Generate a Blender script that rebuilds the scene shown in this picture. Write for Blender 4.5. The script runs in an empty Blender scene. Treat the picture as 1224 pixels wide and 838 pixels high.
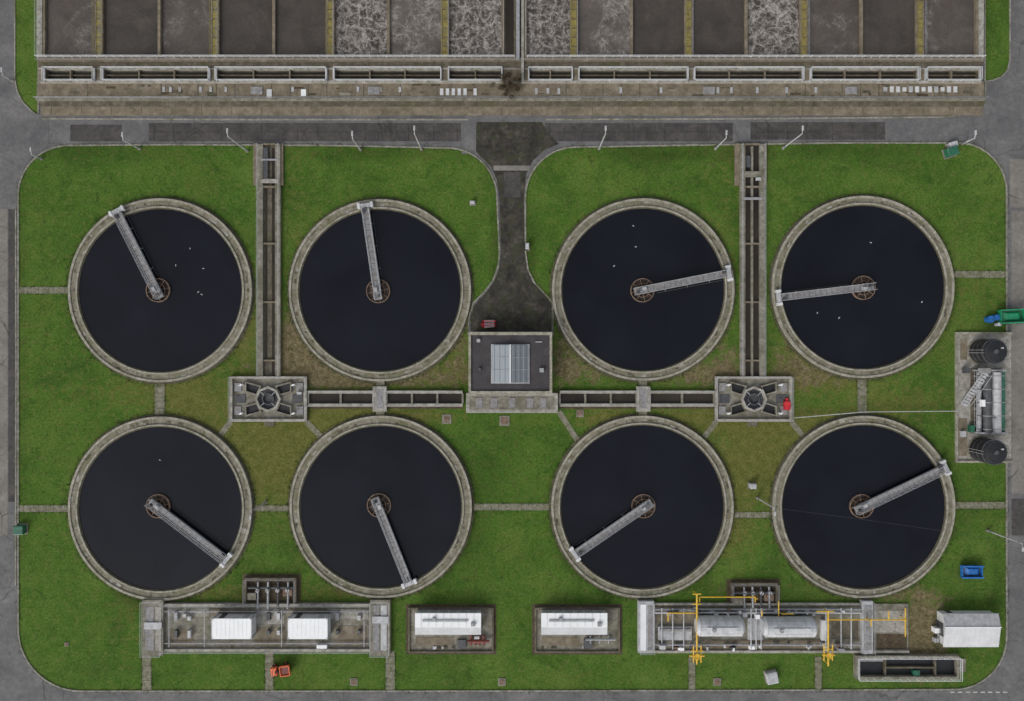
import bpy, math, random
from mathutils import Vector, noise
from mathutils.geometry import tessellate_polygon
random.seed(7)
R=random.Random(11)
S=0.15; H=130.0
def P(px,py,z=0.0):
    f=(H-z)/H
    return ((px-612)*S*f,(419-py)*S*f)
def lin(c):
    c=c/255.0
    return c/12.92 if c<=0.04045 else ((c+0.055)/1.055)**2.4
def C(r,g,b): return (lin(r),lin(g),lin(b),1)

# ---------------- materials ----------------
def base(name):
    m=bpy.data.materials.new(name); m.use_nodes=True
    nt=m.node_tree; b=nt.nodes['Principled BSDF']
    return m,nt,b
def N(nt,t,**k):
    n=nt.nodes.new(t)
    for a,v in k.items():
        if a in n.inputs: n.inputs[a].default_value=v
        else: setattr(n,a,v)
    return n
def noise_o(nt,pos,scale,detail=6,rough=0.65,dist=0.0):
    n=N(nt,'ShaderNodeTexNoise'); n.inputs['Scale'].default_value=scale; n.inputs['Detail'].default_value=detail
    n.inputs['Roughness'].default_value=rough; n.inputs['Distortion'].default_value=dist
    nt.links.new(pos,n.inputs['Vector']); return n
def noise_n(nt,pos,scale,detail=6,rough=0.65,dist=0.0): return noise_o(nt,pos,scale,detail,rough,dist).outputs['Fac']
def ramp(nt,fac,stops):
    r=N(nt,'ShaderNodeValToRGB'); e=r.color_ramp.elements
    while len(e)<len(stops): e.new(0.5)
    for i,(p,c) in enumerate(stops):
        e[i].position=p; e[i].color=c if hasattr(c,'__len__') else (c,c,c,1)
    nt.links.new(fac,r.inputs['Fac']); return r.outputs['Color']
def mix(nt,fac,a,b,mode='MIX'):
    n=N(nt,'ShaderNodeMix'); n.data_type='RGBA'; n.blend_type=mode
    for sock,v in ((0,fac),(6,a),(7,b)):
        if isinstance(v,(int,float)): n.inputs[sock].default_value=v
        elif isinstance(v,tuple): n.inputs[sock].default_value=v
        else: nt.links.new(v,n.inputs[sock])
    return n.outputs[2]
def math_n(nt,op,a,b=0.0,clamp=False):
    n=N(nt,'ShaderNodeMath'); n.operation=op; n.use_clamp=clamp
    for i,v in enumerate((a,b)):
        if isinstance(v,(int,float)): n.inputs[i].default_value=v
        else: nt.links.new(v,n.inputs[i])
    return n.outputs[0]
def bump(nt,b,fac,strength,dist=0.05):
    n=N(nt,'ShaderNodeBump'); n.inputs['Strength'].default_value=strength; n.inputs['Distance'].default_value=dist
    nt.links.new(fac,n.inputs['Height']); nt.links.new(n.outputs[0],b.inputs['Normal'])
def stained(name,col,dark,light=None,scale=1.2,stain=None,sscale=0.25,slo=0.5,shi=0.7,rough=0.85,metal=0.0,bs=0.3,fine=7.0,fc=1.0):
    m,nt,b=base(name)
    pos=N(nt,'ShaderNodeNewGeometry').outputs['Position']
    n1=noise_n(nt,pos,scale,6,0.7)
    c=ramp(nt,n1,[(0.3,dark),(0.5,col),(0.72,light or col)])
    if stain:
        n2=noise_n(nt,pos,sscale,6,0.7,0.6)
        f=ramp(nt,n2,[(slo,0.0),(shi,1.0)])
        c=mix(nt,f,c,stain)
    n3=noise_n(nt,pos,fine,3,0.6)
    c=mix(nt,1.0,c,ramp(nt,n3,[(0.3,1-0.28*fc),(0.7,1+0.25*fc)]),'MULTIPLY')
    nt.links.new(c,b.inputs['Base Color'])
    b.inputs['Roughness'].default_value=rough; b.inputs['Metallic'].default_value=metal
    if bs: bump(nt,b,n1,bs)
    return m
M={}
M['conc']=stained('concrete',C(124,120,109),C(92,88,78),C(150,147,138),1.0,C(94,92,72),0.35,0.48,0.68)
M['concl']=stained('pale_concrete',C(150,147,140),C(112,109,101),C(174,172,166),1.2,C(110,107,92),0.5,0.48,0.72)
M['ring']=stained('weathered_concrete',C(124,119,105),C(90,86,72),C(146,142,129),1.1,C(98,98,70),0.45,0.46,0.68)
M['rim']=stained('rim_concrete',C(148,144,132),C(108,104,92),C(168,165,154),1.3,C(108,106,84),0.6,0.47,0.7)
M['chan']=stained('mossy_channel',C(80,75,61),C(56,53,42),C(106,99,83),1.4,C(70,74,42),0.5)
M['brown']=stained('dirty_concrete',C(118,108,92),C(88,80,67),C(142,133,118),0.8,C(98,90,72),0.2,0.46,0.68)
M['brown2']=stained('dirty_concrete_dark',C(92,85,73),C(64,59,50),C(120,112,99),0.9,C(78,78,52),0.3,0.5,0.7)
M['dirt']=stained('soil',C(74,60,44),C(42,36,28),C(100,86,66),1.5,C(62,66,32),0.7,0.5,0.7,bs=0.8)
M['path']=stained('path_paving',C(118,115,100),C(88,87,68),C(142,139,127),1.5,C(84,90,54),0.9,0.48,0.7)
M['kerb']=stained('kerb_stone',C(132,129,120),C(94,92,82),C(156,153,146),1.5,C(86,88,62),0.3,0.5,0.68)
M['yel']=stained('lichen_walkway',C(134,122,64),C(96,88,50),C(154,143,84),1.2,C(106,100,78),0.8,0.48,0.68)
M['roof']=stained('roof_felt',C(62,58,61),C(52,49,51),C(72,68,71),0.5,C(80,75,75),0.5,0.58,0.75,bs=0.15)
M['white']=stained('white_metal',C(226,228,230),C(218,220,221),C(232,234,236),0.4,C(208,206,200),0.5,0.62,0.85,rough=0.5,bs=0.0,fine=2,fc=0.1)
M['shed']=stained('pale_roof_sheeting',C(198,199,201),C(184,185,186),C(210,211,213),0.4,C(176,174,168),0.5,0.6,0.85,rough=0.5,bs=0.0,fine=2,fc=0.15)
M['lgrey']=stained('light_grey_metal',C(168,169,172),C(142,143,146),C(186,188,191),1.2,C(134,129,120),0.9,0.55,0.75,rough=0.55,bs=0.0,fc=0.4)
M['galv']=stained('galvanised_steel',C(142,143,147),C(116,117,121),C(162,164,168),2.0,None,rough=0.5,bs=0.0,fc=0.5)
M['deck']=stained('grating_deck',C(136,135,137),C(106,105,107),C(160,160,161),2.0,C(118,111,101),1.0,0.5,0.7,fine=10,bs=0)
M['dgrey']=stained('dark_grey_metal',C(70,71,74),C(52,53,56),C(86,87,90),1.5,bs=0.0,rough=0.6,fc=0.5)
M['black']=stained('black_plastic',C(32,32,36),C(24,24,27),C(42,42,46),1.5,bs=0.0,rough=0.5,fc=0.5)
M['rust']=stained('rusty_steel',C(112,92,78),C(72,58,50),C(144,128,114),2.5,bs=0.2)
M['yellow']=stained('yellow_paint',C(206,166,46),C(176,138,40),C(214,180,62),2,rough=0.5,bs=0,fc=0.4)
M['red']=stained('red_paint',C(190,36,46),C(150,26,34),C(206,64,68),2,rough=0.5,bs=0,fc=0.4)
M['redbrown']=stained('red_brown_paint',C(112,50,42),C(80,40,34),C(132,68,56),2,rough=0.6,bs=0)
M['orange']=stained('orange_paint',C(216,100,50),C(186,80,38),C(226,118,66),2,rough=0.45,bs=0,fc=0.5)
M['blue']=stained('blue_paint',C(32,100,168),C(24,80,138),C(58,122,186),2,rough=0.5,bs=0,fc=0.5)
M['teal']=stained('green_paint',C(28,136,92),C(22,104,74),C(48,154,112),2,rough=0.5,bs=0,fc=0.5)
M['dteal']=stained('dark_green_paint',C(38,94,72),C(30,74,58),C(56,116,92),2,rough=0.5,bs=0,fc=0.5)
M['paint']=stained('road_paint',C(186,186,182),C(124,124,120),C(202,202,198),2.5,rough=0.7,bs=0)
M['steel']=stained('silver_cladding',C(180,182,186),C(158,160,164),C(200,202,206),0.8,C(158,154,148),0.7,0.55,0.8,rough=0.4,metal=0.0,bs=0.0,fc=0.3)
M['brick']=stained('brick',C(118,88,70),C(90,66,52),C(136,106,88),3)
M['tyre']=stained('tyre',C(30,30,30),C(22,22,22),C(40,40,40),3,bs=0)
M['bark']=stained('bark',C(82,66,50),C(54,44,34),C(104,88,70),3)

def asphalt(name,c0,c1,c2,crack=0.5,sc=0.22,mid=0.2,moss=None):
    m,nt,b=base(name)
    pos=N(nt,'ShaderNodeNewGeometry').outputs['Position']
    n1=noise_n(nt,pos,sc,8,0.7,0.4)
    c=ramp(nt,n1,[(0.32,c0),(0.5,c1),(0.7,c2)])
    n2=noise_n(nt,pos,9,3,0.7)
    c=mix(nt,1.0,c,ramp(nt,n2,[(0.3,0.75),(0.7,1.22)]),'MULTIPLY')
    n4=noise_n(nt,pos,1.3,6,0.75)
    c=mix(nt,1.0,c,ramp(nt,n4,[(0.35,1-mid),(0.65,1+mid*0.6)]),'MULTIPLY')
    if moss: c=mix(nt,ramp(nt,noise_n(nt,pos,0.45,7,0.78,0.6),[(0.5,0.0),(0.6,0.85)]),c,moss)
    w=N(nt,'ShaderNodeTexNoise'); w.inputs['Scale'].default_value=0.6; w.inputs['Detail'].default_value=4; nt.links.new(pos,w.inputs['Vector'])
    mp=mix(nt,0.6,pos,w.outputs['Color'],'ADD')
    v=N(nt,'ShaderNodeTexVoronoi'); v.feature='DISTANCE_TO_EDGE'; v.inputs['Scale'].default_value=0.16; nt.links.new(mp,v.inputs['Vector'])
    line=ramp(nt,v.outputs['Distance'],[(0.004,1.0),(0.014,0.0)])
    msk=ramp(nt,noise_n(nt,pos,0.08,3),[(0.46,0.0),(0.6,1.0)])
    f=math_n(nt,'MULTIPLY',math_n(nt,'MULTIPLY',line,msk),crack)
    c=mix(nt,f,c,(0.02,0.019,0.018,1))
    nt.links.new(c,b.inputs['Base Color']); b.inputs['Roughness'].default_value=0.85
    bump(nt,b,n2,0.3,0.02); return m
M['asph']=asphalt('asphalt',C(84,83,85),C(99,98,99),C(115,113,113))
M['asphd']=asphalt('asphalt_dark',C(54,51,51),C(68,65,64),C(84,80,78),0.8,0.3,0.3)
M['asphw']=asphalt('asphalt_stained',C(30,28,25),C(52,48,43),C(86,81,73),0.5,0.4,0.6,C(50,54,30))
M['asphl']=asphalt('concrete_pavement',C(104,101,96),C(118,114,109),C(132,128,122),0.8)

def water(name,col,rough=0.1,bs=0.04,sc=1.5,col2=None):
    m,nt,b=base(name)
    pos=N(nt,'ShaderNodeNewGeometry').outputs['Position']
    n=noise_n(nt,pos,0.09,4,0.5,0.5)
    nt.links.new(ramp(nt,n,[(0.35,col),(0.7,col2 or col)]),b.inputs['Base Color'])
    b.inputs['Roughness'].default_value=rough; b.inputs['IOR'].default_value=1.33
    bump(nt,b,noise_n(nt,pos,sc,4,0.6),bs,0.05); return m
M['water']=water('dark_water',C(15,17,25),0.12,0.03,1.5,C(22,24,32))
M['wbrown']=water('brown_water',C(54,46,40),0.2,0.05,2,C(72,62,54))
M['wch']=water('channel_water',C(42,38,34),0.25,0.05,2,C(62,56,48))
def foam(name,lo,hi,basec,foamc,speck=0.4,amt=0.9):
    m,nt,b=base(name)
    pos=N(nt,'ShaderNodeNewGeometry').outputs['Position']
    w1=noise_o(nt,pos,0.35,3,0.5,0.8).outputs['Color']; w2=noise_o(nt,pos,1.6,4,0.7,0.5).outputs['Color']
    p1=mix(nt,1.0,pos,mix(nt,1.0,w1,(3.2,3.2,0,1),'MULTIPLY'),'ADD')
    p2=mix(nt,1.0,p1,mix(nt,1.0,w2,(1.3,1.3,0,1),'MULTIPLY'),'ADD')
    def vr(sc,wd):
        v=N(nt,'ShaderNodeTexVoronoi'); v.feature='DISTANCE_TO_EDGE'; v.inputs['Scale'].default_value=sc; nt.links.new(p2,v.inputs['Vector'])
        return ramp(nt,v.outputs['Distance'],[(0.0,1.0),(wd,0.0)])
    l=math_n(nt,'MAXIMUM',vr(0.55,0.15),math_n(nt,'MULTIPLY',vr(1.15,0.17),0.6))
    lump=ramp(nt,noise_n(nt,pos,1.7,6,0.8,0.5),[(0.4,0.1),(0.56,1.0)])
    msk=ramp(nt,noise_n(nt,pos,0.13,4,0.65,0.8),[(lo,0.0),(hi,1.0)])
    f=math_n(nt,'MULTIPLY',math_n(nt,'MULTIPLY',l,lump),msk)
    f=math_n(nt,'MULTIPLY',f,amt,True)
    bc=ramp(nt,noise_n(nt,pos,0.2,7,0.7,0.8),[(0.3,tuple(x*0.72 for x in basec[:3])+(1,)),(0.7,tuple(x*1.35 for x in basec[:3])+(1,))])
    bc=mix(nt,1.0,bc,ramp(nt,noise_n(nt,pos,5,3,0.7),[(0.35,1-speck*0.5),(0.7,1+speck*0.6)]),'MULTIPLY')
    nt.links.new(mix(nt,f,bc,foamc),b.inputs['Base Color']); b.inputs['Roughness'].default_value=0.5
    b.inputs['Specular IOR Level'].default_value=0.25
    return m
M['foam3']=foam('foamy_water',0.0,0.25,C(70,64,60),C(168,163,158),0.4,1.0)
M['foam2']=foam('streaky_foam_water',0.4,0.56,C(88,82,78),C(160,156,150),0.4,0.95)
M['foam1']=foam('mixed_liquor_water',0.5,0.64,C(80,74,70),C(138,133,127),0.4,0.85)
M['foam0']=foam('still_mixed_liquor',0.6,0.75,C(68,63,59),C(104,98,92),0.35,0.8)
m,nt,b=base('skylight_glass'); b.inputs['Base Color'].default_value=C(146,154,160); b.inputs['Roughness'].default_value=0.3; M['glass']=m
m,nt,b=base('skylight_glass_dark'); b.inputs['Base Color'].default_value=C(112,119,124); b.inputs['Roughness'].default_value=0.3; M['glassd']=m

# grass with wear attribute
m,nt,b=base('grass')
pos=N(nt,'ShaderNodeNewGeometry').outputs['Position']
at=N(nt,'ShaderNodeAttribute'); at.attribute_name='wear'
sep=N(nt,'ShaderNodeSeparateColor'); nt.links.new(at.outputs['Color'],sep.inputs[0])
dry,bare,dark=sep.outputs[0],sep.outputs[1],sep.outputs[2]
g=ramp(nt,noise_n(nt,pos,0.1,8,0.72,0.6),[(0.3,C(54,78,29)),(0.48,C(68,96,36)),(0.66,C(84,108,46))])
mid=noise_n(nt,pos,0.8,7,0.78,0.3)
g=mix(nt,ramp(nt,mid,[(0.49,0.0),(0.66,0.75)]),g,C(94,104,54))
g=mix(nt,ramp(nt,noise_n(nt,pos,0.4,8,0.82,1.0),[(0.52,0.0),(0.64,0.8)]),g,C(48,76,26))
g=mix(nt,ramp(nt,noise_n(nt,pos,0.07,6,0.75,1.0),[(0.52,0.0),(0.7,0.4)]),g,C(90,98,48))
dn=math_n(nt,'ADD',dry,math_n(nt,'MULTIPLY',math_n(nt,'SUBTRACT',mid,0.5),2.0))
dcol=ramp(nt,noise_n(nt,pos,0.7,6,0.75),[(0.35,C(80,84,38)),(0.6,C(104,102,56))])
g=mix(nt,ramp(nt,dn,[(0.25,0.0),(0.8,0.88)]),g,dcol)
bn=math_n(nt,'ADD',bare,math_n(nt,'MULTIPLY',math_n(nt,'SUBTRACT',noise_n(nt,pos,0.5,8,0.8,0.4),0.5),2.6))
bcol=ramp(nt,noise_n(nt,pos,1.1,6,0.75),[(0.35,C(78,68,48)),(0.6,C(122,110,86))])
g=mix(nt,ramp(nt,bn,[(0.45,0.0),(0.8,0.92)]),g,bcol)
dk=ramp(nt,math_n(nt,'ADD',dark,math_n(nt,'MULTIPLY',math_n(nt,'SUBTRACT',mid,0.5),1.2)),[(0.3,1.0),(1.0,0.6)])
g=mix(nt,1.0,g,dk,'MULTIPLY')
fn=noise_n(nt,pos,2.6,5,0.8)
g=mix(nt,1.0,g,ramp(nt,fn,[(0.32,0.58),(0.68,1.4)]),'MULTIPLY')
nt.links.new(g,b.inputs['Base Color']); b.inputs['Roughness'].default_value=0.95; b.inputs['Specular IOR Level'].default_value=0.1
bump(nt,b,fn,0.6,0.12); M['grass']=m
M['leaf']=stained('brown_foliage',C(60,50,34),C(34,32,20),C(84,74,52),2,bs=0)
M['tuft']=stained('tuft_green',C(60,80,30),C(44,62,22),C(90,96,50),0.8,bs=0)

# ---------------- mesh builder ----------------
class MB:
    def __init__(s,name,zr=0.0): s.n=name; s.zr=zr; s.v=[]; s.f=[]; s.m=[]; s.ms=[]
    def mi(s,k):
        mat=M[k]
        if mat not in s.ms: s.ms.append(mat)
        return s.ms.index(mat)
    def add(s,vs,fs,k):
        o=len(s.v); i=s.mi(k); s.v+= [tuple(v) for v in vs]
        for f in fs: s.f.append(tuple(o+a for a in f)); s.m.append(i)
    def p(s,x,y): return P(x,y,s.zr)
    def hexa(s,b4,t4,k):
        s.add(list(b4)+list(t4),[(3,2,1,0),(4,5,6,7),(0,1,5,4),(1,2,6,5),(2,3,7,6),(3,0,4,7)],k)
    def box(s,x0,y0,x1,y1,z0,z1,k):
        a=s.p(x0,y1); c=s.p(x1,y0)
        s.wb(a[0],a[1],c[0],c[1],z0,z1,k)
    def wb(s,x0,y0,x1,y1,z0,z1,k):
        q=[(x0,y0),(x1,y0),(x1,y1),(x0,y1)]
        s.hexa([(x,y,z0) for x,y in q],[(x,y,z1) for x,y in q],k)
    def ob(s,cx,cy,lx,ly,z0,z1,ang,k,tx=1.0,ty=1.0):
        ca,sa=math.cos(ang),math.sin(ang)
        def q(fx,fy): return [(cx+ca*a*lx/2*fx-sa*b_*ly/2*fy,cy+sa*a*lx/2*fx+ca*b_*ly/2*fy) for a,b_ in((-1,-1),(1,-1),(1,1),(-1,1))]
        s.hexa([(x,y,z0) for x,y in q(1,1)],[(x,y,z1) for x,y in q(tx,ty)],k)
    def cyl(s,cx,cy,r,z0,z1,k,n=24,r2=None):
        r2=r if r2 is None else r2
        vs=[(cx+r*math.cos(2*math.pi*i/n),cy+r*math.sin(2*math.pi*i/n),z0) for i in range(n)]+[(cx+r2*math.cos(2*math.pi*i/n),cy+r2*math.sin(2*math.pi*i/n),z1) for i in range(n)]
        s.add(vs,[tuple(range(n,2*n))]+[(i,(i+1)%n,n+(i+1)%n,n+i) for i in range(n)],k)
    def ring(s,cx,cy,r0,r1,z0,z1,k,n=128):
        vs=[]
        for (r,z) in((r0,z0),(r0,z1),(r1,z1),(r1,z0)):
            vs+=[(cx+r*math.cos(2*math.pi*i/n),cy+r*math.sin(2*math.pi*i/n),z) for i in range(n)]
        fs=[]
        for j in range(3):
            for i in range(n):
                i2=(i+1)%n; fs.append((j*n+i,(j+1)*n+i,(j+1)*n+i2,j*n+i2))
        s.add(vs,fs,k)
    def disc(s,cx,cy,r,z,k,n=128):
        s.add([(cx+r*math.cos(2*math.pi*i/n),cy+r*math.sin(2*math.pi*i/n),z) for i in range(n)],[tuple(range(n))],k)
    def tube(s,a,b_,r,k,n=6,r2=None):
        a=Vector(a); b_=Vector(b_); d=(b_-a)
        if d.length<1e-6: return
        d.normalize(); u=d.orthogonal().normalized(); w=d.cross(u); r2=r if r2 is None else r2
        vs=[a+(u*math.cos(2*math.pi*i/n)+w*math.sin(2*math.pi*i/n))*r for i in range(n)]+[b_+(u*math.cos(2*math.pi*i/n)+w*math.sin(2*math.pi*i/n))*r2 for i in range(n)]
        s.add(vs,[tuple(range(n-1,-1,-1)),tuple(range(n,2*n))]+[(i,(i+1)%n,n+(i+1)%n,n+i) for i in range(n)],k)
    def rail(s,pts,z,k='lgrey',h=1.1,r=0.03,step=2.0):
        for (a,b_) in zip(pts,pts[1:]):
            a=Vector((a[0],a[1],z)); b_=Vector((b_[0],b_[1],z)); L=(b_-a).length
            for hh in(h,h*0.55): s.tube(a+Vector((0,0,hh)),b_+Vector((0,0,hh)),r,k,4)
            n=max(1,int(L/step))
            for i in range(n+1):
                q=a.lerp(b_,i/n); s.tube(q,q+Vector((0,0,h)),r,k,4)
    def prail(s,pts,z,**kw): s.rail([s.p(*q) for q in pts],z,**kw)
    def done(s,parent=None,smooth=False):
        me=bpy.data.meshes.new(s.n); me.from_pydata(s.v,[],s.f); 
        for mm in s.ms: me.materials.append(mm)
        me.polygons.foreach_set('material_index',s.m)
        if smooth: me.polygons.foreach_set('use_smooth',[True]*len(s.f))
        me.update(); ob=bpy.data.objects.new(s.n,me); bpy.context.collection.objects.link(ob)
        if parent: ob.parent=parent
        return ob
def empty(name):
    e=bpy.data.objects.new(name,None); bpy.context.collection.objects.link(e); return e
def sheet(name,polys,z,k):
    ps=[[Vector((*P(x,y),0)) for x,y in p] for p in polys]
    tris=tessellate_polygon(ps); flat=[v for p in ps for v in p]
    vs=[(v.x,v.y,z) for v in flat]; fs=[]
    for t in tris:
        a,b_,c=[flat[i] for i in t]
        fs.append(tuple(t) if (b_-a).cross(c-a).z>0 else (t[0],t[2],t[1]))
    mb=MB(name); mb.add(vs,fs,k); return mb.done()
def arc(cx,cy,r,a0,a1,n=14,ry=None):
    ry=ry or r
    return [(cx+r*math.cos(math.radians(a0+(a1-a0)*i/n)),cy+ry*math.sin(math.radians(a0+(a1-a0)*i/n))) for i in range(n+1)]
def ribbon(name,pts,w,z0,z1,k,closed=True):
    q=[Vector(P(x,y)) for x,y in pts]; n=len(q); A=[];B=[]
    for i in range(n):
        a=q[i-1] if (closed or i>0) else q[i]; c=q[(i+1)%n] if (closed or i<n-1) else q[i]
        d=(c-a).normalized(); nn=Vector((-d.y,d.x)); A.append(q[i]-nn*w/2); B.append(q[i]+nn*w/2)
    mb=MB(name); rng=range(n if closed else n-1)
    vs=[(v.x,v.y,z1) for v in A]+[(v.x,v.y,z1) for v in B]+[(v.x,v.y,z0) for v in A]+[(v.x,v.y,z0) for v in B]
    fs=[]
    for i in rng:
        j=(i+1)%n; fs+=[(i,j,n+j,n+i),(2*n+i,2*n+j,j,i),(n+i,n+j,3*n+j,3*n+i)]
    mb.add(vs,fs,k); return mb.done()

# ---------------- ground ----------------
TK=[(191,347,110,98,(189,347),(138,250)),(454,347,109,97,(452,348),(436,243)),(769,346,109,97.5,(768,347),(874,326)),(1032,343,109,98,(1032,344),(929,356)),
    (191,608,110,98,(189,605),(272,671)),(455,606,109,97,(453,604),(490,700)),(768,606,109,98,(769,605),(685,664)),(1033,606,109,98,(1030,605),(1133,558))]
patches=[(375,425,48,34,.3,.85,0),(350,395,16,34,.3,.7,0),(395,445,60,14,.3,.7,0),(520,452,50,18,.5,.6,0),(548,425,14,34,.4,.4,0),(430,458,60,12,.3,.5,0),(700,445,44,22,.3,.65,0),(672,425,14,44,.2,.5,0),(835,448,50,18,.4,.8,0),(870,425,16,36,.2,.6,0),
 (945,430,30,38,.5,.6,0),(985,452,60,18,.6,.5,0),(325,550,66,60,1.0,.1,0),(400,505,66,22,.9,.15,0),(235,480,54,42,.7,.15,0),(905,545,62,60,.95,.12,0),(500,497,60,10,.7,.2,0),
 (830,500,54,12,.8,.2,0),(975,505,70,14,.7,.25,0),(1080,480,80,22,.6,.15,0),(720,500,40,12,.8,.2,0),(295,400,18,70,.6,.35,0),(1105,752,30,40,.3,1.1,0),(1090,712,60,12,.3,.4,0),
 (1100,800,70,30,.4,.35,0),(320,712,60,18,.5,.3,0),(240,708,50,10,.4,.3,0),(410,708,40,10,.4,.3,0),(900,706,70,14,.4,.5,0),(155,760,18,60,.3,.1,0),(600,410,60,30,0,.5,0),(140,470,70,20,.4,.05,0),
 (880,640,30,40,.5,.15,0),(60,430,40,60,.2,0,0),(1170,350,40,60,.35,0,.2),(110,182,120,14,.2,0,.7),(450,182,140,14,.2,0,.7),(800,184,140,14,.2,0,.7),(1040,178,140,14,.2,0,.6),(560,640,30,80,0,0,.4),(610,560,60,70,0,0,.45),
 (640,680,60,30,0,0,.3),(592,300,10,60,.2,.3,.9),(634,300,10,60,.2,.3,.9),(1190,700,14,90,.2,.1,.5),(28,450,8,300,.2,.1,.6),(1150,590,40,60,0,.0,.45),(200,805,90,22,0,0,.4),(480,800,20,30,0,0,.4),(160,720,40,30,.1,.0,.5),(690,800,140,16,.2,.05,.3),(350,240,26,90,.35,.1,0),(870,240,20,90,.35,.15,0),(560,640,20,120,0,0,.2)]
xs=[-3000,-1200,-500,-250,-150]+[-105+0.7*i for i in range(301)]+[150,250,500,1200,3000]
ys=[-3000,-1200,-500,-250,-120]+[-75+0.7*i for i in range(215)]+[120,250,500,1200,3000]
nx,ny=len(xs),len(ys)
me=bpy.data.meshes.new('ground')
vs=[(x,y,0) for y in ys for x in xs]
fs=[(j*nx+i,j*nx+i+1,(j+1)*nx+i+1,(j+1)*nx+i) for j in range(ny-1) for i in range(nx-1)]
me.from_pydata(vs,[],fs); me.materials.append(M['grass'])
ca=me.color_attributes.new('wear','FLOAT_COLOR','POINT'); arr=[]
for (x,y,_) in vs:
    px=x/S+612; py=419-y/S; d=b_=k=0.0
    if -100<px<1330 and -60<py<900:
        for (cx,cy,rx,ry,dd,bb,kk) in patches:
            e=((px-cx)/rx)**2+((py-cy)/ry)**2
            if e<6:
                w=math.exp(-e*0.9); d+=dd*w; b_+=bb*w; k+=kk*w
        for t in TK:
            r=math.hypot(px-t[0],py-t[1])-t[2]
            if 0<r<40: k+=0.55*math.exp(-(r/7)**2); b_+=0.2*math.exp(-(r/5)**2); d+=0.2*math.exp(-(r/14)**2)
    arr+=[min(d,1),min(b_,1),min(k,1),1]
ca.data.foreach_set('color',arr); me.update()
g=bpy.data.objects.new('ground',me); bpy.context.collection.objects.link(g)

block=(arc(82,234,60,180,270)+[(200,173),(400,174)]+arc(535,236,59,270,360)+[(596,280),(597,305),(595,320),(589,336),(578,350),(566,362),(561,378),(559,399),(661,399),(661,362),(650,350),(638,337),(631,322),(628,300),(628,260)]
  +arc(688,236,60,180,270)+[(800,174),(1000,171)]+arc(1145,229,58,270,360)+[(1203,500)]+arc(1140,761,63,0,90)+[(900,825),(500,826)]+arc(97,751,75,90,180)+[(22,600),(22,400)])
h1=[(18,-395),(46,-395),(46,137),(38,133),(28,123),(21,110),(18,95)]
h2=[(1177,-395),(1207,-395),(1207,72),(1204,84),(1197,92),(1187,96),(1177,97)]
sheet('road',[[(-45,-400),(1270,-400),(1270,872),(-45,872)],block,h1,h2],0.02,'asph')
ribbon('kerb',block,0.28,0.0,0.12,'kerb'); ribbon('kerb',h1,0.25,0.0,0.12,'kerb'); ribbon('kerb',h2,0.25,0.0,0.12,'kerb')
def rp(x0,y0,x1,y1): return [(x0,y0),(x1,y0),(x1,y1),(x0,y1)]
z=0.026
for q,k in[(rp(178,147,551,169),'asphd'),(rp(651,147,876,169),'asphd'),(rp(897,146,1058,167),'asphd'),(rp(84,149,146,169),'asphd'),(rp(-40,250,9,640),'asphl'),(rp(10,250,18.2,600),'asphd'),
  (rp(1209,252,1262,590),'asphl'),(rp(1209,596,1262,640),'asphd'),(rp(1207,190,1262,248),'asphl')]:
    sheet('asphalt_strip',[q],z,k)
for (x0,x1) in((178,551),(651,876),(897,1058)):
    b=MB('drain_line'); x=x0+6
    while x<x1: 
        b.box(x,148,x+0.8,168,0.03,0.034,'asphw'); x+=R.uniform(14,34)
    b.box(x0,157.5,x1,158.2,0.036,0.04,'asphw'); b.done()
sheet('asphalt_strip',[[(570,146),(648,146),(656,160),(668,172),(650,180),(637,192),(629,208),(626,240),(627,300),(630,322),(640,340),(652,352),(659,364),(659,396),(562,396),(563,378),(568,364),(580,351),(591,336),(597,320),(599,300),(597,240),(594,215),(586,198),(573,186),(566,176)]],0.03,'asphw')
sheet('concrete_apron',[rp(552,145,569,184)],0.036,'asph'); sheet('concrete_apron',[rp(149,141,176,171)],0.036,'asph'); sheet('concrete_apron',[rp(878,143,895,170)],0.036,'asph'); sheet('concrete_apron',[rp(590,198,633,204)],0.036,'asphl'); sheet('concrete_apron',[rp(602,206,622,236)],0.036,'asphd')
mk=MB('road_marking')
for i in range(8): mk.box(1136+i*9,826.8,1141+i*9,828,0.026,0.03,'paint')
mk.done()
ribbon('kerb',[(50,142),(300,143),(560,143)],0.3,0.02,0.1,'kerb',False); ribbon('kerb',[(652,143),(900,142),(1130,140),(1165,134),(1177,126),(1178,97)],0.3,0.02,0.1,'kerb',False)
ribbon('kerb',[(19,250),(19.5,450),(19,700)],0.25,0.02,0.1,'kerb',False)

paths=[(22,343,82,351),(22,604,82,612),(296,604,346,611),(563,602,661,610),(877,612,925,619),(1140,324,1203,332),(1140,600,1203,608),(185,455,197,505),(1025,450,1036,499),(170,780,181,826),(317,778,327,826),(461,778,472,826),(823,785,831,826),(974,785,982,826),(446,700,458,712)]
mb=MB('footpath')
for i,(a,b_,c,d) in enumerate(paths):
    mb.box(a,b_,c,d,0,0.05,'path')
    if c-a>d-b_:
        x=a+6
        while x<c: mb.box(x,b_,x+0.5,d,0.05,0.054,'chan'); x+=9
    else:
        y=b_+6
        while y<d: mb.box(a,y,c,y+0.5,0.05,0.054,'chan'); y+=9
mb.done()
mb=MB('footpath')
for (x0,y0,x1,y1) in[(276,504,262,522),(366,504,386,524),(668,492,690,526),(856,504,841,523),(946,504,962,524)]:
    a=P(x0,y0);b_=P(x1,y1); mb.ob((a[0]+b_[0])/2,(a[1]+b_[1])/2,math.dist(a,b_),1.0,0,0.045,math.atan2(b_[1]-a[1],b_[0]-a[0]),'path')
mb.done()
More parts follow.
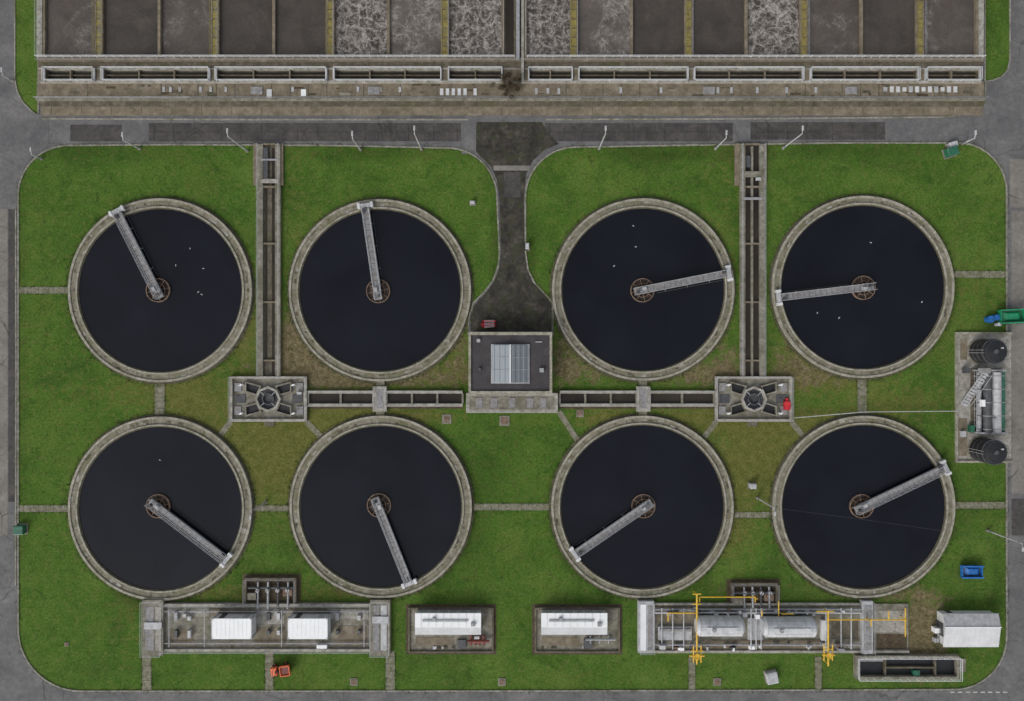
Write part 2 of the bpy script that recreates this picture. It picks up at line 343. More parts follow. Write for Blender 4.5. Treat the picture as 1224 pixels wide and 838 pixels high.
for (x,y,w) in[(534,501,11),(603,503,12),(423,815,9),(600,815,9),(857,815,9),(693,494,9),(80,770,5)]:
    mb=MB('manhole_cover'); mb.box(x-w/2,y-w/2,x+w/2,y+w/2,0,0.12,'conc'); mb.box(x-w/3,y-w/3,x+w/3,y+w/3,0.12,0.16,'rust'); mb.done()

# ---------------- round tanks ----------------
for (cx,cy,ro,rw,hub,tip) in TK:
    e=empty('sedimentation_tank'); X,Y=P(cx,cy,0.6); ro*=S*0.995; rw*=S*0.995
    b=MB('tank_wall')
    b.ring(X,Y,ro-0.2,ro+0.4,0,0.06,'chan'); b.ring(X,Y,ro-0.4,ro,0.0,0.62,'rim')
    b.ring(X,Y,rw+0.4,ro-0.4,0,0.44,'ring')
    b.ring(X,Y,rw+0.12,rw+0.4,0,0.66,'rim'); b.ring(X,Y,rw-0.1,rw+0.12,0,0.42,'chan')
    for i in range(30):
        a=2*math.pi*i/30; rr=(rw+ro)/2; b.ob(X+rr*math.cos(a),Y+rr*math.sin(a),ro-rw-0.9,0.08,0.44,0.455,a,'chan')
    for i in range(60):
        a=R.uniform(0,6.28); rr=R.uniform(rw+0.55,ro-0.55); b.ob(X+rr*math.cos(a),Y+rr*math.sin(a),R.uniform(.15,.5),R.uniform(.2,1.0),0.44,0.45+R.random()*0.01,a,R.choice(['chan','brown2','ring','concl']))
    b.done(e)
    b=MB('water'); b.disc(X,Y,rw,0.3,'water'); b.done(e)
    HX,HY=P(hub[0],hub[1],0.6); TX,TY=P(tip[0],tip[1],1.3)
    b=MB('centre_well'); b.ring(HX,HY,2.0,2.14,0.1,0.75,'rust',40); b.disc(HX,HY,2.0,0.32,'wbrown',40); b.cyl(HX,HY,0.55,0.33,1.05,'conc',20)
    for i in range(8):
        a=math.pi*i/4+0.2; b.ob(HX+1.25*math.cos(a),HY+1.25*math.sin(a),1.5,0.1,0.55,0.68,a,'rust')
    b.ring(HX,HY,1.2,1.28,0.5,0.7,'rust',32)
    b.done(e)
    a=math.atan2(TY-HY,TX-HX); L=math.dist((TX,TY),(HX,HY)); u=Vector((math.cos(a),math.sin(a))); v=Vector((-u.y,u.x)); back=1.6
    def at(s_,t_): q=Vector((HX,HY))+u*s_+v*t_; return q.x,q.y
    b=MB('scraper_bridge')
    mc=at((L-back)/2,0); LL=L+back
    b.ob(*mc,LL,1.05,1.12,1.18,a,'deck')
    for t_ in(-0.58,0.58):
        c=at((L-back)/2,t_); b.ob(*c,LL,0.1,0.8,1.3,a,'galv')
        b.rail([at(-back,t_*1.02),at(L-0.6,t_*1.02)],1.3,k='lgrey',h=1.0,r=0.035,step=1.3)
    for i in range(int(LL/1.0)):
        c=at(-back+0.5+i*1.0,0); b.ob(*c,0.06,1.05,1.18,1.2,a,'dgrey')
    c=at(L-0.35,0); b.ob(*c,0.7,2.9,0.85,1.35,a,'lgrey')
    for t_ in(-1.15,1.15):
        c=at(L-0.35,t_); b.ob(*c,0.9,0.45,0.75,1.45,a,'shed'); 
        p0=at(L-0.35+0.1,t_-0.15); p1=at(L-0.35+0.1,t_+0.15); b.tube((*p0,0.9),(*p1,0.9),0.28,'tyre',12)
    c=at(L-1.3,0.35); b.ob(*c,0.6,0.5,1.2,1.75,a,'dgrey'); c=at(0,0.0); b.cyl(*c,0.7,1.05,1.19,'galv',20); c=at(0.2,0.2); b.ob(*c,0.7,0.5,1.2,1.9,a,'lgrey'); c=at(-0.9,-0.2); b.ob(*c,0.4,0.4,1.2,2.1,a,'dgrey')
    for s_ in(4,8,12):
        p0=at(s_,-0.5); p1=at(s_,-1.0); b.tube((*p0,1.0),(*p1,0.2),0.05,'galv',5)
    p0=at(2.5,-0.95); p1=at(L-1.6,-0.95); b.tube((*p0,0.42),(*p1,0.42),0.05,'dgrey',5)
    b.done(e)

# ---------------- vertical channels ----------------
def vchan(x0,x1,dk):
    b=MB('inlet_channel',0.6)
    b.box(x0-1,172,x0+5,451,0,0.6,'conc'); b.box(x1-5,172,x1+1,451,0,0.6,'conc')
    b.box(x0+5,173,x1-5,451,0,0.12,dk)
    for y in(171,222,290,360,430): b.box(x0+5,y,x1-5,y+2,0.12,0.52,'brown')
    b.box(x0-7,171,x0-1.2,221,0,0.4,'brown'); b.box(x1+1.2,171,x1+4,221,0,0.4,'brown')
    b.prail([(x0,173),(x0,450)],0.6,r=0.035,k='lgrey'); b.prail([(x1,173),(x1,450)],0.6,r=0.035,k='lgrey')
    return b
b=vchan(309,334,'brown2'); b.box(316,224,318.5,429,0.12,0.16,'wch'); b.box(324,176,327,451,0.12,0.18,'wch'); b.box(314.5,176,320,218,0.53,0.58,'dgrey'); b.box(311,214,333,219,0.62,0.7,'concl'); b.box(312,190,332,192,0.62,0.7,'galv'); b.done()
b=vchan(886,913,'wch'); b.box(898,175,900.5,451,0.12,0.55,'conc'); b.box(890,205,912,212,0.62,0.72,'conc'); b.box(889,236,911,239,0.62,0.72,'galv'); b.box(892,186,897,200,0.6,0.66,'dgrey'); b.box(903,212.5,909,216,0.62,0.9,'lgrey'); b.done()

def chamber(cx,cy,redbox):
    b=MB('distribution_chamber',0.8)
    b.box(cx-46,cy-27,cx+46,cy+27,0,0.3,'conc')
    for (a0,b0,a1,b1) in[(-46,-27,46,-24),(-46,24,46,27),(-46,-24,-43,24),(43,-24,46,24)]: b.box(cx+a0,cy+b0,cx+a1,cy+b1,0,0.75,'concl')
    X,Y=b.p(cx,cy)
    b.ring(X,Y,1.9,2.3,0.3,1.1,'concl',8); b.disc(X,Y,1.9,0.4,'dgrey',24)
    b.ring(X,Y,0.9,1.05,0.45,0.9,'dgrey',24)
    for i in range(4):
        a=math.pi*i/2+math.pi/4
        b.ob(X+1.5*math.cos(a),Y+1.5*math.sin(a),1.1,0.12,0.95,1.05,a,'galv')
    for sx in(-1,1):
        for sy in(-1,1):
            w=[b.p(cx+sx*14,cy+sy*5),b.p(cx+sx*27,cy+sy*9),b.p(cx+sx*27,cy+sy*20),b.p(cx+sx*9,cy+sy*15)]
            if sx*sy>0: w=w[::-1]
            ww=[(x,y,0.315) for x,y in w]; b.add(ww,[(0,1,2,3)],'black')
            for i in range(4):
                p0,p1=w[i],w[(i+1)%4]; b.ob((p0[0]+p1[0])/2,(p0[1]+p1[1])/2,math.dist(p0,p1)+0.2,0.22,0.3,0.85+0.003*i,math.atan2(p1[1]-p0[1],p1[0]-p0[0]),'conc')
            b.box(cx+sx*37-4,cy+sy*14-5,cx+sx*37+4,cy+sy*14+5,0.3,0.5,'deck')
            q=b.p(cx+sx*31,cy+sy*17); b.cyl(*q,0.18,0.3,1.6,'white',10); b.ob(*q,0.7,0.12,1.5,1.62,0.4,'white')
        b.box(cx+sx*34-6,cy-5,cx+sx*34+6,cy+5,0.3,0.42,'dgrey')
    b.prail([(cx-45,cy-26),(cx+45,cy-26),(cx+45,cy+26),(cx-45,cy+26),(cx-45,cy-26)],0.75,r=0.03)
    b.box(cx-6,cy+27.3,cx+6,cy+33,0,0.2,'brown2')
    if redbox: b.box(cx+36,cy+3,cx+43,cy+13,0.5,1.2,'red'); b.box(cx+38,cy-1,cx+41,cy+3,0.5,1.0,'red')
    else: b.box(cx+34.5,cy-8.5,cx+40,cy-5.5,0.5,1.0,'lgrey')
    b.done()
chamber(320.5,477,False); chamber(901,477,True)

def hchan(x0,x1,n):
    b=MB('collection_channel',0.6)
    b.box(x0,467,x1,470.5,0,0.6,'concl'); b.box(x0,482.5,x1,486,0,0.6,'concl'); b.box(x0,470.5,x1,482.5,0,0.1,'wch')
    b.box(x0,486,x1,489,0,0.08,'dirt')
    for i in range(n+1):
        x=x0+(x1-x0)*i/n; b.box(x-1.2,470.5,x+1.2,482.5,0.1,0.55,'conc')
    b.prail([(x0,468),(x1,468)],0.6,r=0.03); b.prail([(x0,485),(x1,485)],0.6,r=0.03); b.done()
hchan(368,446,2);hchan(462,553,3);hchan(669,761,3);hchan(777,854,2)
for cx in(454,769):
    b=MB('channel_crossing',0.7); b.box(cx-8,462,cx+8,492,0,0.7,'concl'); b.box(cx-4,466,cx+4,488,0.7,0.74,'deck'); b.prail([(cx-7,463),(cx-7,491)],0.7); b.prail([(cx+7,463),(cx+7,491)],0.7)
    b.box(cx-5,450,cx+5,461.8,0,0.3,'path'); b.box(cx-5,492.2,cx+5,503,0,0.3,'path'); b.done()

# ---------------- central pump house ----------------
e=empty('pump_house')
b=MB('walls',3.6); b.box(562,399,658,469,0,3.2,'brick'); b.box(556,471,668,495,0,1.0,'concl'); b.box(560,475,664,491,1.0,1.04,'conc')
for x in(572,590,612,634,650): b.box(x-4,477,x+4,489,1.04,1.12,'deck')
b.box(600,468.8,616,470.5,0,2.3,'dgrey'); b.box(575,468.8,590,470.2,1,2.2,'glassd'); b.box(630,468.8,645,470.2,1,2.2,'glassd')
b.prail([(557,494),(667,494)],1.0); b.done(e)
b=MB('roof',3.6); b.box(560,397,660,471,3.2,3.45,'roof')
for q in[(560,397,660,400.5),(560,467.5,660,471),(560,400.5,563,467.5),(657,400.5,660,467.5)]: b.box(*q,3.45,3.75,'rim')
b.box(570,405,574,409,3.45,3.9,'lgrey'); b.box(645,440,650,445,3.45,4,'galv'); b.box(572,440,575,443,3.45,3.9,'dgrey'); b.box(640,408,648,409.5,3.45,3.6,'galv'); b.done(e)
b=MB('skylight',4.0); b.box(587,411.5,633,458.5,3.45,3.7,'lgrey')
def pt(x,y,z_): q=b.p(x,y); return(q[0],q[1],z_)
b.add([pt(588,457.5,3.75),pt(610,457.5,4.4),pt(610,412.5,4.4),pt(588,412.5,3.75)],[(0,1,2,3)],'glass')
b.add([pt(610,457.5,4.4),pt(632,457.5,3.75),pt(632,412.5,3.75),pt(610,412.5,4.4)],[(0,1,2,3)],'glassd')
for yy in(412.5,457.5): b.add([pt(588,yy,3.7),pt(632,yy,3.7),pt(610,yy,4.4)],[(0,1,2)],'lgrey')
for i in range(8):
    x=588+22*i/7; zz=3.78+0.65*i/7; b.tube(pt(x,412.5,zz),pt(x,457.5,zz),0.035,'dgrey' if i%2 else 'lgrey',4); x=632-22*i/7; b.tube(pt(x,412.5,zz),pt(x,457.5,zz),0.035,'dgrey' if i%2 else 'lgrey',4)
b.tube(pt(610,412,4.44),pt(610,458,4.44),0.1,'white',6)
for y in(427,442): b.tube(pt(588,y,3.8),pt(610,y,4.45),0.04,'lgrey',4); b.tube(pt(632,y,3.8),pt(610,y,4.45),0.04,'lgrey',4)
b.done(e)
b=MB('barrier_stack')
for i in range(3):
    c=P(585,384+i*3.2); b.ob(c[0],c[1],2.4,0.3,0.15,1.05-0.1*i,0.06*i,'red',1,0.4)
    for dx in(-0.8,0.8): b.ob(c[0]+dx,c[1],0.35,0.55,0.03,0.18,0.06*i,'redbrown')
    b.ob(c[0],c[1],1.8,0.34,0.6,0.75,0.06*i,'white')
c=P(578,388);b.ob(c[0],c[1],0.8,0.6,0.03,0.7,0.3,'red'); b.done()

# ---------------- top aeration basins ----------------
e=empty('aeration_basin')
wal=MB('basin_walls',1.5); wt=MB('water',1.5); YT=-330
edges=[52,118,190,257,327,395,464,532,601]; edgesR=[628,686,755,823,892,961,1030,1100,1168]
wide={118,257,395,532,686,823,961,1100}
kinds=['foam1','foam0','foam1','foam0','foam0','foam3','foam2','foam3']; kindsR=['foam3','foam2','foam0','foam0','foam3','foam1','foam0','foam1']
for ed,kk in((edges,kinds),(edgesR,kindsR)):
    for i in range(8):
        wt.box(ed[i]-1,YT,ed[i+1]+1,69,0.5,0.95+0.002*i,kk[i])
    for x in ed:
        if x in wide:
            wal.box(x-3.2,YT,x+3.2,68,0,1.45,'yel'); wal.box(x-4.6,YT,x-3.2,68,0,1.52,'brown'); wal.box(x+3.2,YT,x+4.6,68,0,1.52,'brown')
            y=YT
            while y<66: wal.box(x-3.1,y,x+3.1,y+1,1.45,1.49,'brown2'); y+=11
            wal.prail([(x-4,YT),(x-4,67)],1.5,h=1.0,k='yel'); wal.prail([(x+4,YT),(x+4,67)],1.5,h=1.0,k='galv')
        else:
            wal.box(x-1.6,YT,x+1.6,68,0,1.5,'brown')
wal.box(44,YT,51,68,0,1.5,'concl'); wal.box(1169.8,YT,1176,68,0,1.5,'concl')
wal.box(602.8,YT,626.2,68,0,1.3,'brown2'); wal.box(617,YT,621,72,1.3,2.0,'galv'); wal.box(623,YT,626.2,98,1.3,1.7,'concl'); wal.box(604,YT,614,66,1.3,1.35,'wch')
wal.prail([(602,YT),(602,68)],1.5); wal.prail([(628,YT),(628,68)],1.5); wal.prail([(46,YT),(46,68)],1.5)
wal.done(e); wt.done(e)
b=MB('walkway',1.5)
b.box(44,68.2,1176,73,0,1.5,'brown'); b.box(44,73,1176,80,0,1.2,'brown2'); b.prail([(46,69),(615,69)],1.5,k='shed',r=0.06,step=1.5); b.prail([(630,69),(1174,69)],1.5,k='shed',r=0.06,step=1.5)
b.prail([(46,72.8),(1174,72.8)],1.5,k='galv',step=3)
slots=[(52,112),(122,250),(258,390),(399,527),(536,600),(632,684),(692,822),(830,960),(969,1098),(1107,1172)]
b.box(44,80,1176,82,0,1.1,'concl'); b.box(44,95,1176,97.5,0,1.1,'concl'); b.box(44,82,1176,95,0,0.35,'brown2')
prev=44
for (x0,x1) in slots:
    b.box(prev,82,x0,95,0.35,1.05,'brown'); prev=x1
    b.box(x0+2,83.5,x1-2,93.5,0.35,0.37,'wch'); b.box(x0+1,87.5,x1-1,88.5,0.4,0.8,'brown2')
    q=[(x0,81),(x1,81),(x1,96),(x0,96),(x0,81)]; b.prail(q,1.1,k='shed',r=0.055,h=0.9,step=2.5)
    for x in(x0,x1): b.box(x-0.8,80.6,x+0.8,97,1.11,1.35,'lgrey')
    for f in((0.33,0.66) if x1-x0>90 else (0.5,)): xx=x0+(x1-x0)*f; b.box(xx-0.8,82,xx+0.8,95,0.35,1.0,'brown')
b.box(prev,82,1176,95,0.35,1.05,'brown')
b.done(e)
b=MB('service_apron',0.5)
b.box(44,97.5,1176,118,0,0.5,'brown'); b.box(44,118,1176,120.5,0,0.85,'conc'); b.box(46,120.5,1177,127,0,0.32,'brown2'); b.box(48,127,1176,137,0,0.25,'brown')
b.prail([(46,119),(230,119)],0.85,k='lgrey',r=0.04); b.prail([(230,119),(1176,119)],0.85,k='galv',r=0.03,step=3)
for x in list(range(60,1170,22)):
    if R.random()<0.6: b.box(x,98.5,x+1.2,117,0.5,0.53,'brown2')
    if R.random()<0.5: b.box(x+4,122,x+5,126,0.32,0.34,'chan')
for x in range(60,1170,36): b.box(x,127.5,x+0.6,136.5,0.25,0.27,'chan')
for _ in range(60):
    x=R.uniform(50,1160); y=R.uniform(99,115); b.box(x,y,x+R.uniform(2,14),y+R.uniform(1,4),0.5,0.503+R.random()*0.02,R.choice(['brown2','conc','chan','dirt']))
def panel(x,y=108,w=4,h=8,k='white'): b.box(x-w/2,y-h/2,x+w/2,y+h/2,0.54,0.62,k)
for x in(196,204,215,240,252,270,305,350,428,455,478): panel(x,107,3,6,'concl' if x%2 else 'lgrey')
panel(322,112,6,10,'shed'); panel(363,111,6,8)
for x in(528,535,542,549,556,568): panel(x,110,4,8,'shed')
for x in(641,655,668): panel(x,109,3,7,'lgrey')
for x in(742,790,850,858,874,905,940,975): panel(x,108,3,7,'lgrey')
for i in range(12): panel(1058+i*7.6,107,4.5,7 if i%3 else 5,'shed' if i%4 else 'lgrey')
for x in(300,440,840,1010): b.box(x,104,x+14,113,0.54,0.7,'deck')
b.done(e)

# shrub
b=MB('shrub'); cx,cy=P(609,103,1.5)
for i in range(9):
    a=R.uniform(0,6.28); rr=R.uniform(0.6,1.6); b.tube((cx,cy,0.5),(cx+rr*math.cos(a),cy+rr*math.sin(a),R.uniform(1.8,3)),0.07,'bark',5,0.02)
cl=[(R.gauss(0,1.0),R.gauss(0,0.8),R.uniform(1.2,3.2),R.uniform(0.3,0.65)) for _ in range(30)]
for (ax,ay,az,ar) in cl:
    for _ in range(85):
        d=Vector((R.gauss(0,1),R.gauss(0,1),R.gauss(0,1))).normalized()*ar*R.random()**0.4
        c=Vector((cx+ax,cy+ay,az))+d; u=Vector((R.gauss(0,1),R.gauss(0,1),R.gauss(0,1))).normalized(); w=u.orthogonal()
        s_=R.uniform(0.06,0.13); b.add([c-u*s_,c+w*s_*0.6,c+u*s_,c-w*s_*0.6],[(0,1,2,3)],'leaf')
b.done()

# ---------------- bottom-left plant ----------------
def container(cx0,cy0,cx1,cy1,h,name='white_container'):
    b=MB(name,h); b.box(cx0,cy0,cx1,cy1,0.35,h,'shed')
    b.box(cx0-0.7,cy0-0.7,cx1+0.7,cy1+0.7,h,h+0.1,'white')
    n=int((cx1-cx0)/5)
    for i in range(n+1):
        x=cx0+(cx1-cx0)*i/n; b.box(x-0.2,cy0,x+0.2,cy1,h+0.1,h+0.13,'white')
    for (x,y) in((cx0,cy0),(cx1,cy0),(cx0,cy1),(cx1,cy1)): b.box(x-1,y-1,x+1,y+1,0.3,h+0.14,'lgrey')
    b.box(cx0+6,cy0-0.5,cx0+12,cy0+0.1,0.4,h-0.4,'dgrey'); b.box(cx1-12,cy0-0.5,cx1-6,cy0+0.1,0.8,h-0.5,'lgrey')
    b.done()
b=MB('filter_plant_slab',0.3)
b.box(176,720,466,778,0,0.12,'brown2'); b.box(196,724,463,775,0.12,0.3,'conc')
for q in[(197,721,443,724),(197,775,443,778)]: b.box(*q,0.12,0.7,'concl')
b.box(172,716,197,782,0.0,0.9,'conc'); b.box(176,724,186,776,0.9,0.95,'deck'); b.box(188,724,195,776,0.9,0.97,'concl')
b.box(443,716,467,782,0.0,0.9,'conc'); b.box(447,722,454,776,0.9,0.96,'deck'); b.box(456,722,463,776,0.9,0.97,'lgrey'); b.box(446,735,465,743,0.98,1.2,'lgrey'); b.box(175,742,196,750,0.98,1.2,'lgrey')
b.prail([(173,717),(196,717),(196,781),(173,781),(173,717)],0.9); b.prail([(444,717),(466,717),(466,781),(444,781),(444,717)],0.9)
b.prail([(198,722),(442,722)],0.7); b.prail([(198,777),(442,777)],0.7)
for i,(q,k) in enumerate([((200,726,250,737),'concl'),((203,752,232,772),'brown'),((304,750,342,772),'brown'),((305,727,340,746),'concl'),((395,728,440,740),'concl'),((400,748,438,772),'brown'),((254,727,300,736),'brown'),((346,727,390,736),'brown')]): b.box(*q,0.3,0.33+0.003*i,k)
for x in(212,228,322,334,404,430):
    b.box(x-2,728+R.random()*8,x+2,740,0.36,1.0,R.choice(['lgrey','dgrey','galv']))
    b.box(x-1.5,752,x+2,756+R.random()*8,0.36,1.1,R.choice(['lgrey','dgrey','white']))
for y in(730,768): a=b.p(198,y);c=b.p(442,y); b.tube((*a,0.7),(*c,0.7),0.12,'galv',8)
for x in(204,246,338,436): a=b.p(x,728);c=b.p(x,772); b.tube((*a,0.9),(*c,0.9),0.08,'lgrey',6)
b.box(221,732,225,736,0.37,1.2,'lgrey'); b.box(380,769,392,773,0.3,1.2,'white'); b.done()
container(254,740,300,763,3.0); container(345,740,391,763,3.0)
def valvepit(x0,y0,x1,y1,name='valve_pit'):
    b=MB(name,0.8); b.box(x0-4,y0-3,x1+4,y1+2,0,0.03,'dirt')
    for q in[(x0,y0,x1,y0+2.5),(x0,y0+2.5,x0+2.5,y1),(x1-2.5,y0+2.5,x1,y1)]: b.box(*q,0.03,0.8,'brown2')
    b.box(x0+2.5,y0+2.5,x1-2.5,y1,0.03,0.12,'dirt')
    n=4
    for i in range(n):
        x=x0+16+(x1-x0-26)*i/(n-1); a=b.p(x,y0+5); c=b.p(x,y1+8); b.tube((*a,0.55),(*c,0.75),0.18,['galv','lgrey','dgrey','galv'][i],10)
        a=b.p(x,(y0+y1)/2); b.cyl(*a,0.32,0.5,1.2,'lgrey',12); b.ob(*a,0.7,0.1,1.2,1.3,0.5*i,'dgrey')
    a=b.p(x0+4,y0+12); c=b.p(x1-4,y0+12); b.tube((*a,0.6),(*c,0.6),0.22,'dgrey',10); b.box(x0+4,y0+18,x0+14,y0+26,0.12,0.9,'conc'); b.box(x1-16,y0+14,x1-5,y0+22,0.12,0.7,'rust')
    b.prail([(x0+1,y1),(x0+1,y0+1),(x1-1,y0+1),(x1-1,y1)],0.8,k='galv'); b.done()
valvepit(292,691,354,720); valvepit(874,697,930,720)

def kiosk(x0,flip=0):
    b=MB('kiosk_yard',0.3); b.box(x0-12,723,x0+96,783,0,0.04,'dirt'); b.box(x0-7,728,x0+91,778,0.04,0.2,'conc')
    for q in[(x0-9,726,x0+93,728),(x0-9,778,x0+93,780),(x0-9,728,x0-7,778),(x0+91,728,x0+93,778)]: b.box(*q,0.04,0.55,'brown2')
    b.box(x0,762,x0+45,772,0.2,0.26,'brown'); b.box(x0+50,764,x0+60,774,0.2,0.7,'dgrey')
    for i in range(5): xx=x0+R.uniform(-4,60); b.box(xx,R.uniform(772,774),xx+R.uniform(2,8),776,0.2,R.uniform(0.23,0.6),R.choice(['dirt','brown2','lgrey','chan']))
    b.done()
    b=MB('control_kiosk',2.5); b.box(x0,734,x0+77,758,0.22,2.3,'lgrey'); b.box(x0-1,733,x0+78,750,2.3,2.5,'white'); b.box(x0-1,750,x0+78,759,2.3,2.42,'shed')
    for i in range(8): b.box(x0+6+i*9,733.5,x0+6.4+i*9,749.5,2.5,2.56,'shed')
    b.box(x0+8,741,x0+62,743,2.5,2.75,'lgrey'); b.box(x0+20,738,x0+24,741,2.5,2.9,'galv'); b.box(x0+66,744,x0+71,748,2.5,2.9,'galv')
    for i in range(6): b.box(x0+4+i*12,733.6,x0+13+i*12,734.0,0.4,2.0,'galv')
    b.done()
    b=MB('pipe_manifold',1)
    if not flip:
        for i in range(4): a=b.p(x0+66+i*5,760);c=b.p(x0+66+i*5,772); b.tube((*a,0.7),(*c,0.7),0.22,'redbrown',8)
        a=b.p(x0+62,767);c=b.p(x0+88,767); b.tube((*a,0.9),(*c,0.9),0.25,'redbrown',8); b.box(x0+70,760,x0+76,763,1,1.4,'lgrey')
    else:
        a=b.p(x0+52,765);c=b.p(x0+88,765); b.tube((*a,0.8),(*c,0.8),0.2,'galv',8)
        for i in range(3): a=b.p(x0+58+i*11,761);c=b.p(x0+58+i*11,770); b.tube((*a,0.6),(*c,0.6),0.14,'galv',8)
    b.done()
kiosk(497); kiosk(648,1)

# ---------------- bottom-right gas plant ----------------
b=MB('gas_plant_slab',0.3)
b.box(780,722,1086,779,0,0.25,'conc'); b.box(782,724,830,744,0.25,0.3,'brown'); b.box(840,765,980,776,0.25,0.31,'brown'); b.box(1042,730,1082,756,0.25,0.29,'concl'); b.box(1044,758,1084,776,0.25,0.28,'dirt'); b.box(994,742,1026,764,0.25,0.28,'brown2')
for q in[(781.5,720.5,1027.5,723),(781.5,777,1086,780)]: b.box(*q,0.1,0.6,'concl')
b.box(762,717,781,778,0,1.2,'lgrey'); b.box(764,720,771,775,1.2,1.28,'white'); b.box(773,722,779,775,1.2,1.26,'deck'); b.prail([(763,718),(780,718),(780,777),(763,777),(763,718)],1.2)
b.box(1028,717,1041,779.5,0,1.1,'lgrey'); b.box(1030,722,1039,775,1.1,1.16,'deck'); b.prail([(1028.5,718),(1028.5,778)],1.1); b.prail([(1040.5,718),(1040.5,778)],1.1)
for i in range(54):
    x=R.uniform(786,1018); y=R.choice([R.uniform(725,733),R.uniform(767,773)]); w=R.uniform(1.5,7)
    b.box(x,y,x+w,y+R.uniform(2,5),0.26,R.uniform(0.61,1.6),R.choice(['lgrey','galv','lgrey','dgrey','white','steel','rust','shed']))
for y in(727,731,769): a=b.p(782,y);c=b.p(1028,y); b.tube((*a,0.9),(*c,0.9),0.17,'galv' if y!=731 else 'steel',8)
for x in(790,803,816,896,902,908,985,1003,1015): a=b.p(x,725);c=b.p(x,774); b.tube((*a,1.1),(*c,1.1),0.11,R.choice(['lgrey','steel']),6)
b.box(786,748,826,764,0.26,0.8,'lgrey'); b.box(788,750,824,753,0.8,1.1,'deck'); b.box(893,738,911,764,0.3,0.7,'lgrey'); b.box(980,740,988,764,0.3,1.0,'shed'); b.done()
for (x0,x1,y) in((834,890,751),(914,977,752)):
    b=MB('storage_vessel',3.2); a=b.p(x0+3,y); c=b.p(x1-3,y); n=20; r=1.75; zc=2.1
    b.tube((a[0],a[1],zc),(c[0],c[1],zc),r,'steel',n); b.tube((a[0],a[1],zc),(a[0]-0.5,a[1],zc),r,'steel',n,r*0.7); b.tube((c[0],c[1],zc),(c[0]+0.5,c[1],zc),r,'steel',n,r*0.7)
    k=5
    for i in range(k+1):
        x=a[0]+(c[0]-a[0])*i/k; b.tube((x-0.06,a[1],zc),(x+0.06,a[1],zc),r+0.04,'lgrey',n)
    for f in(0.2,0.8): x=a[0]+(c[0]-a[0])*f; b.wb(x-0.3,a[1]-1.5,x+0.3,a[1]+1.5,0.25,1.3,'conc')
    b.wb(a[0]+1,a[1]-0.35,c[0]-1,a[1]+0.35,3.88,3.95,'shed'); b.rail([(a[0]+1,a[1]-0.4),(c[0]-1,a[1]-0.4)],3.95,h=0.9,r=0.025); b.cyl(a[0]+2.2,a[1],0.35,3.8,4.3,'galv',12); b.done()
b=MB('yellow_gas_pipework',2.5)
def T(x0,y0,x1,y1,z0=2.5,z1=None,r=0.12,k='yellow'):
    a=b.p(x0,y0);c=b.p(x1,y1); b.tube((*a,z0),(*c,z0 if z1 is None else z1),r,k,8)
T(833,710,833,794,r=.16);T(828,710,838,710);T(828,722,838,722);T(826,778,840,778);T(824,784,842,784,r=.16);T(829,772,829,792);T(838,772,838,792)
T(990,730,990,796,r=.16);T(984,776,996,776);T(983,783,998,783,r=.16);T(985,770,985,790);T(995,770,995,790)
T(838,716,905,716,1.5);T(905,716,905,722,1.5);T(838,716,838,722,1.5);T(976,731,997,731);T(990,742,1085,742,2);T(1084,728,1084,762,2);T(1064,732,1064,742,2);T(1043,742,1043,750,2);T(935,735,950,735,2);T(932,720,932,738,2);T(912,731,912,738,2)
T(800,735,833,735,1.6);T(800,735,800,745,1.6)
for (x,y) in((833,712),(833,792),(990,732),(990,794),(1084,742),(1040,742),(905,716)): a=b.p(x,y); b.tube((*a,0),(*a,2.5),0.1,'yellow',8)
for (x,y) in((833,784),(990,783)):
    a=b.p(x,y); b.cyl(a[0],a[1],0.4,2.2,2.9,'yellow',12); b.ring(a[0],a[1],0.45,0.55,2.95,3.02,'yellow',16)
b.done()

# white shed
e=empty('white_shed'); zt=2.9
b=MB('walls',zt); b.box(1131.5,737,1195.5,774,0,2.2,'shed')
b.box(1131.0,748,1131.6,764,0,2.0,'dgrey'); b.box(1140,736.6,1146,737.1,0,2.0,'dgrey'); b.done(e)
b=MB('roof',zt)
def q3(x,y,z_): a=b.p(x,y); return(a[0],a[1],z_)
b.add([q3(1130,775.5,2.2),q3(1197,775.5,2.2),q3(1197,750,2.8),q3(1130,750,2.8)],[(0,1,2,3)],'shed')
b.add([q3(1130,750,2.8),q3(1197,750,2.8),q3(1197,735.5,2.2),q3(1130,735.5,2.2)],[(0,1,2,3)],'lgrey')  # north slope of the white roof greyed, its shade put into the colour
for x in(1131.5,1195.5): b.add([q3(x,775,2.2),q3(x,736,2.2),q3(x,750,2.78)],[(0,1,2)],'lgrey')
for i in range(12):
    x=1130.5+i*6; b.tube(q3(x,775.5,2.23),q3(x,750,2.83),0.025,'shed',4); b.tube(q3(x,750,2.83),q3(x,735.5,2.23),0.025,'lgrey',4)
b.tube(q3(1129.5,750,2.84),q3(1197.5,750,2.84),0.09,'white',6); b.tube(q3(1130,735.3,2.15),q3(1197,735.3,2.15),0.09,'galv',6); b.done(e)
b=MB('gate_frame',1.5); b.prail([(1121,745),(1121,775),(1126,775)],0,h=2,k='dgrey'); b.box(1119,752,1125,758,0,1.2,'white'); b.box(1120,765,1124,770,0,0.9,'lgrey'); b.done()

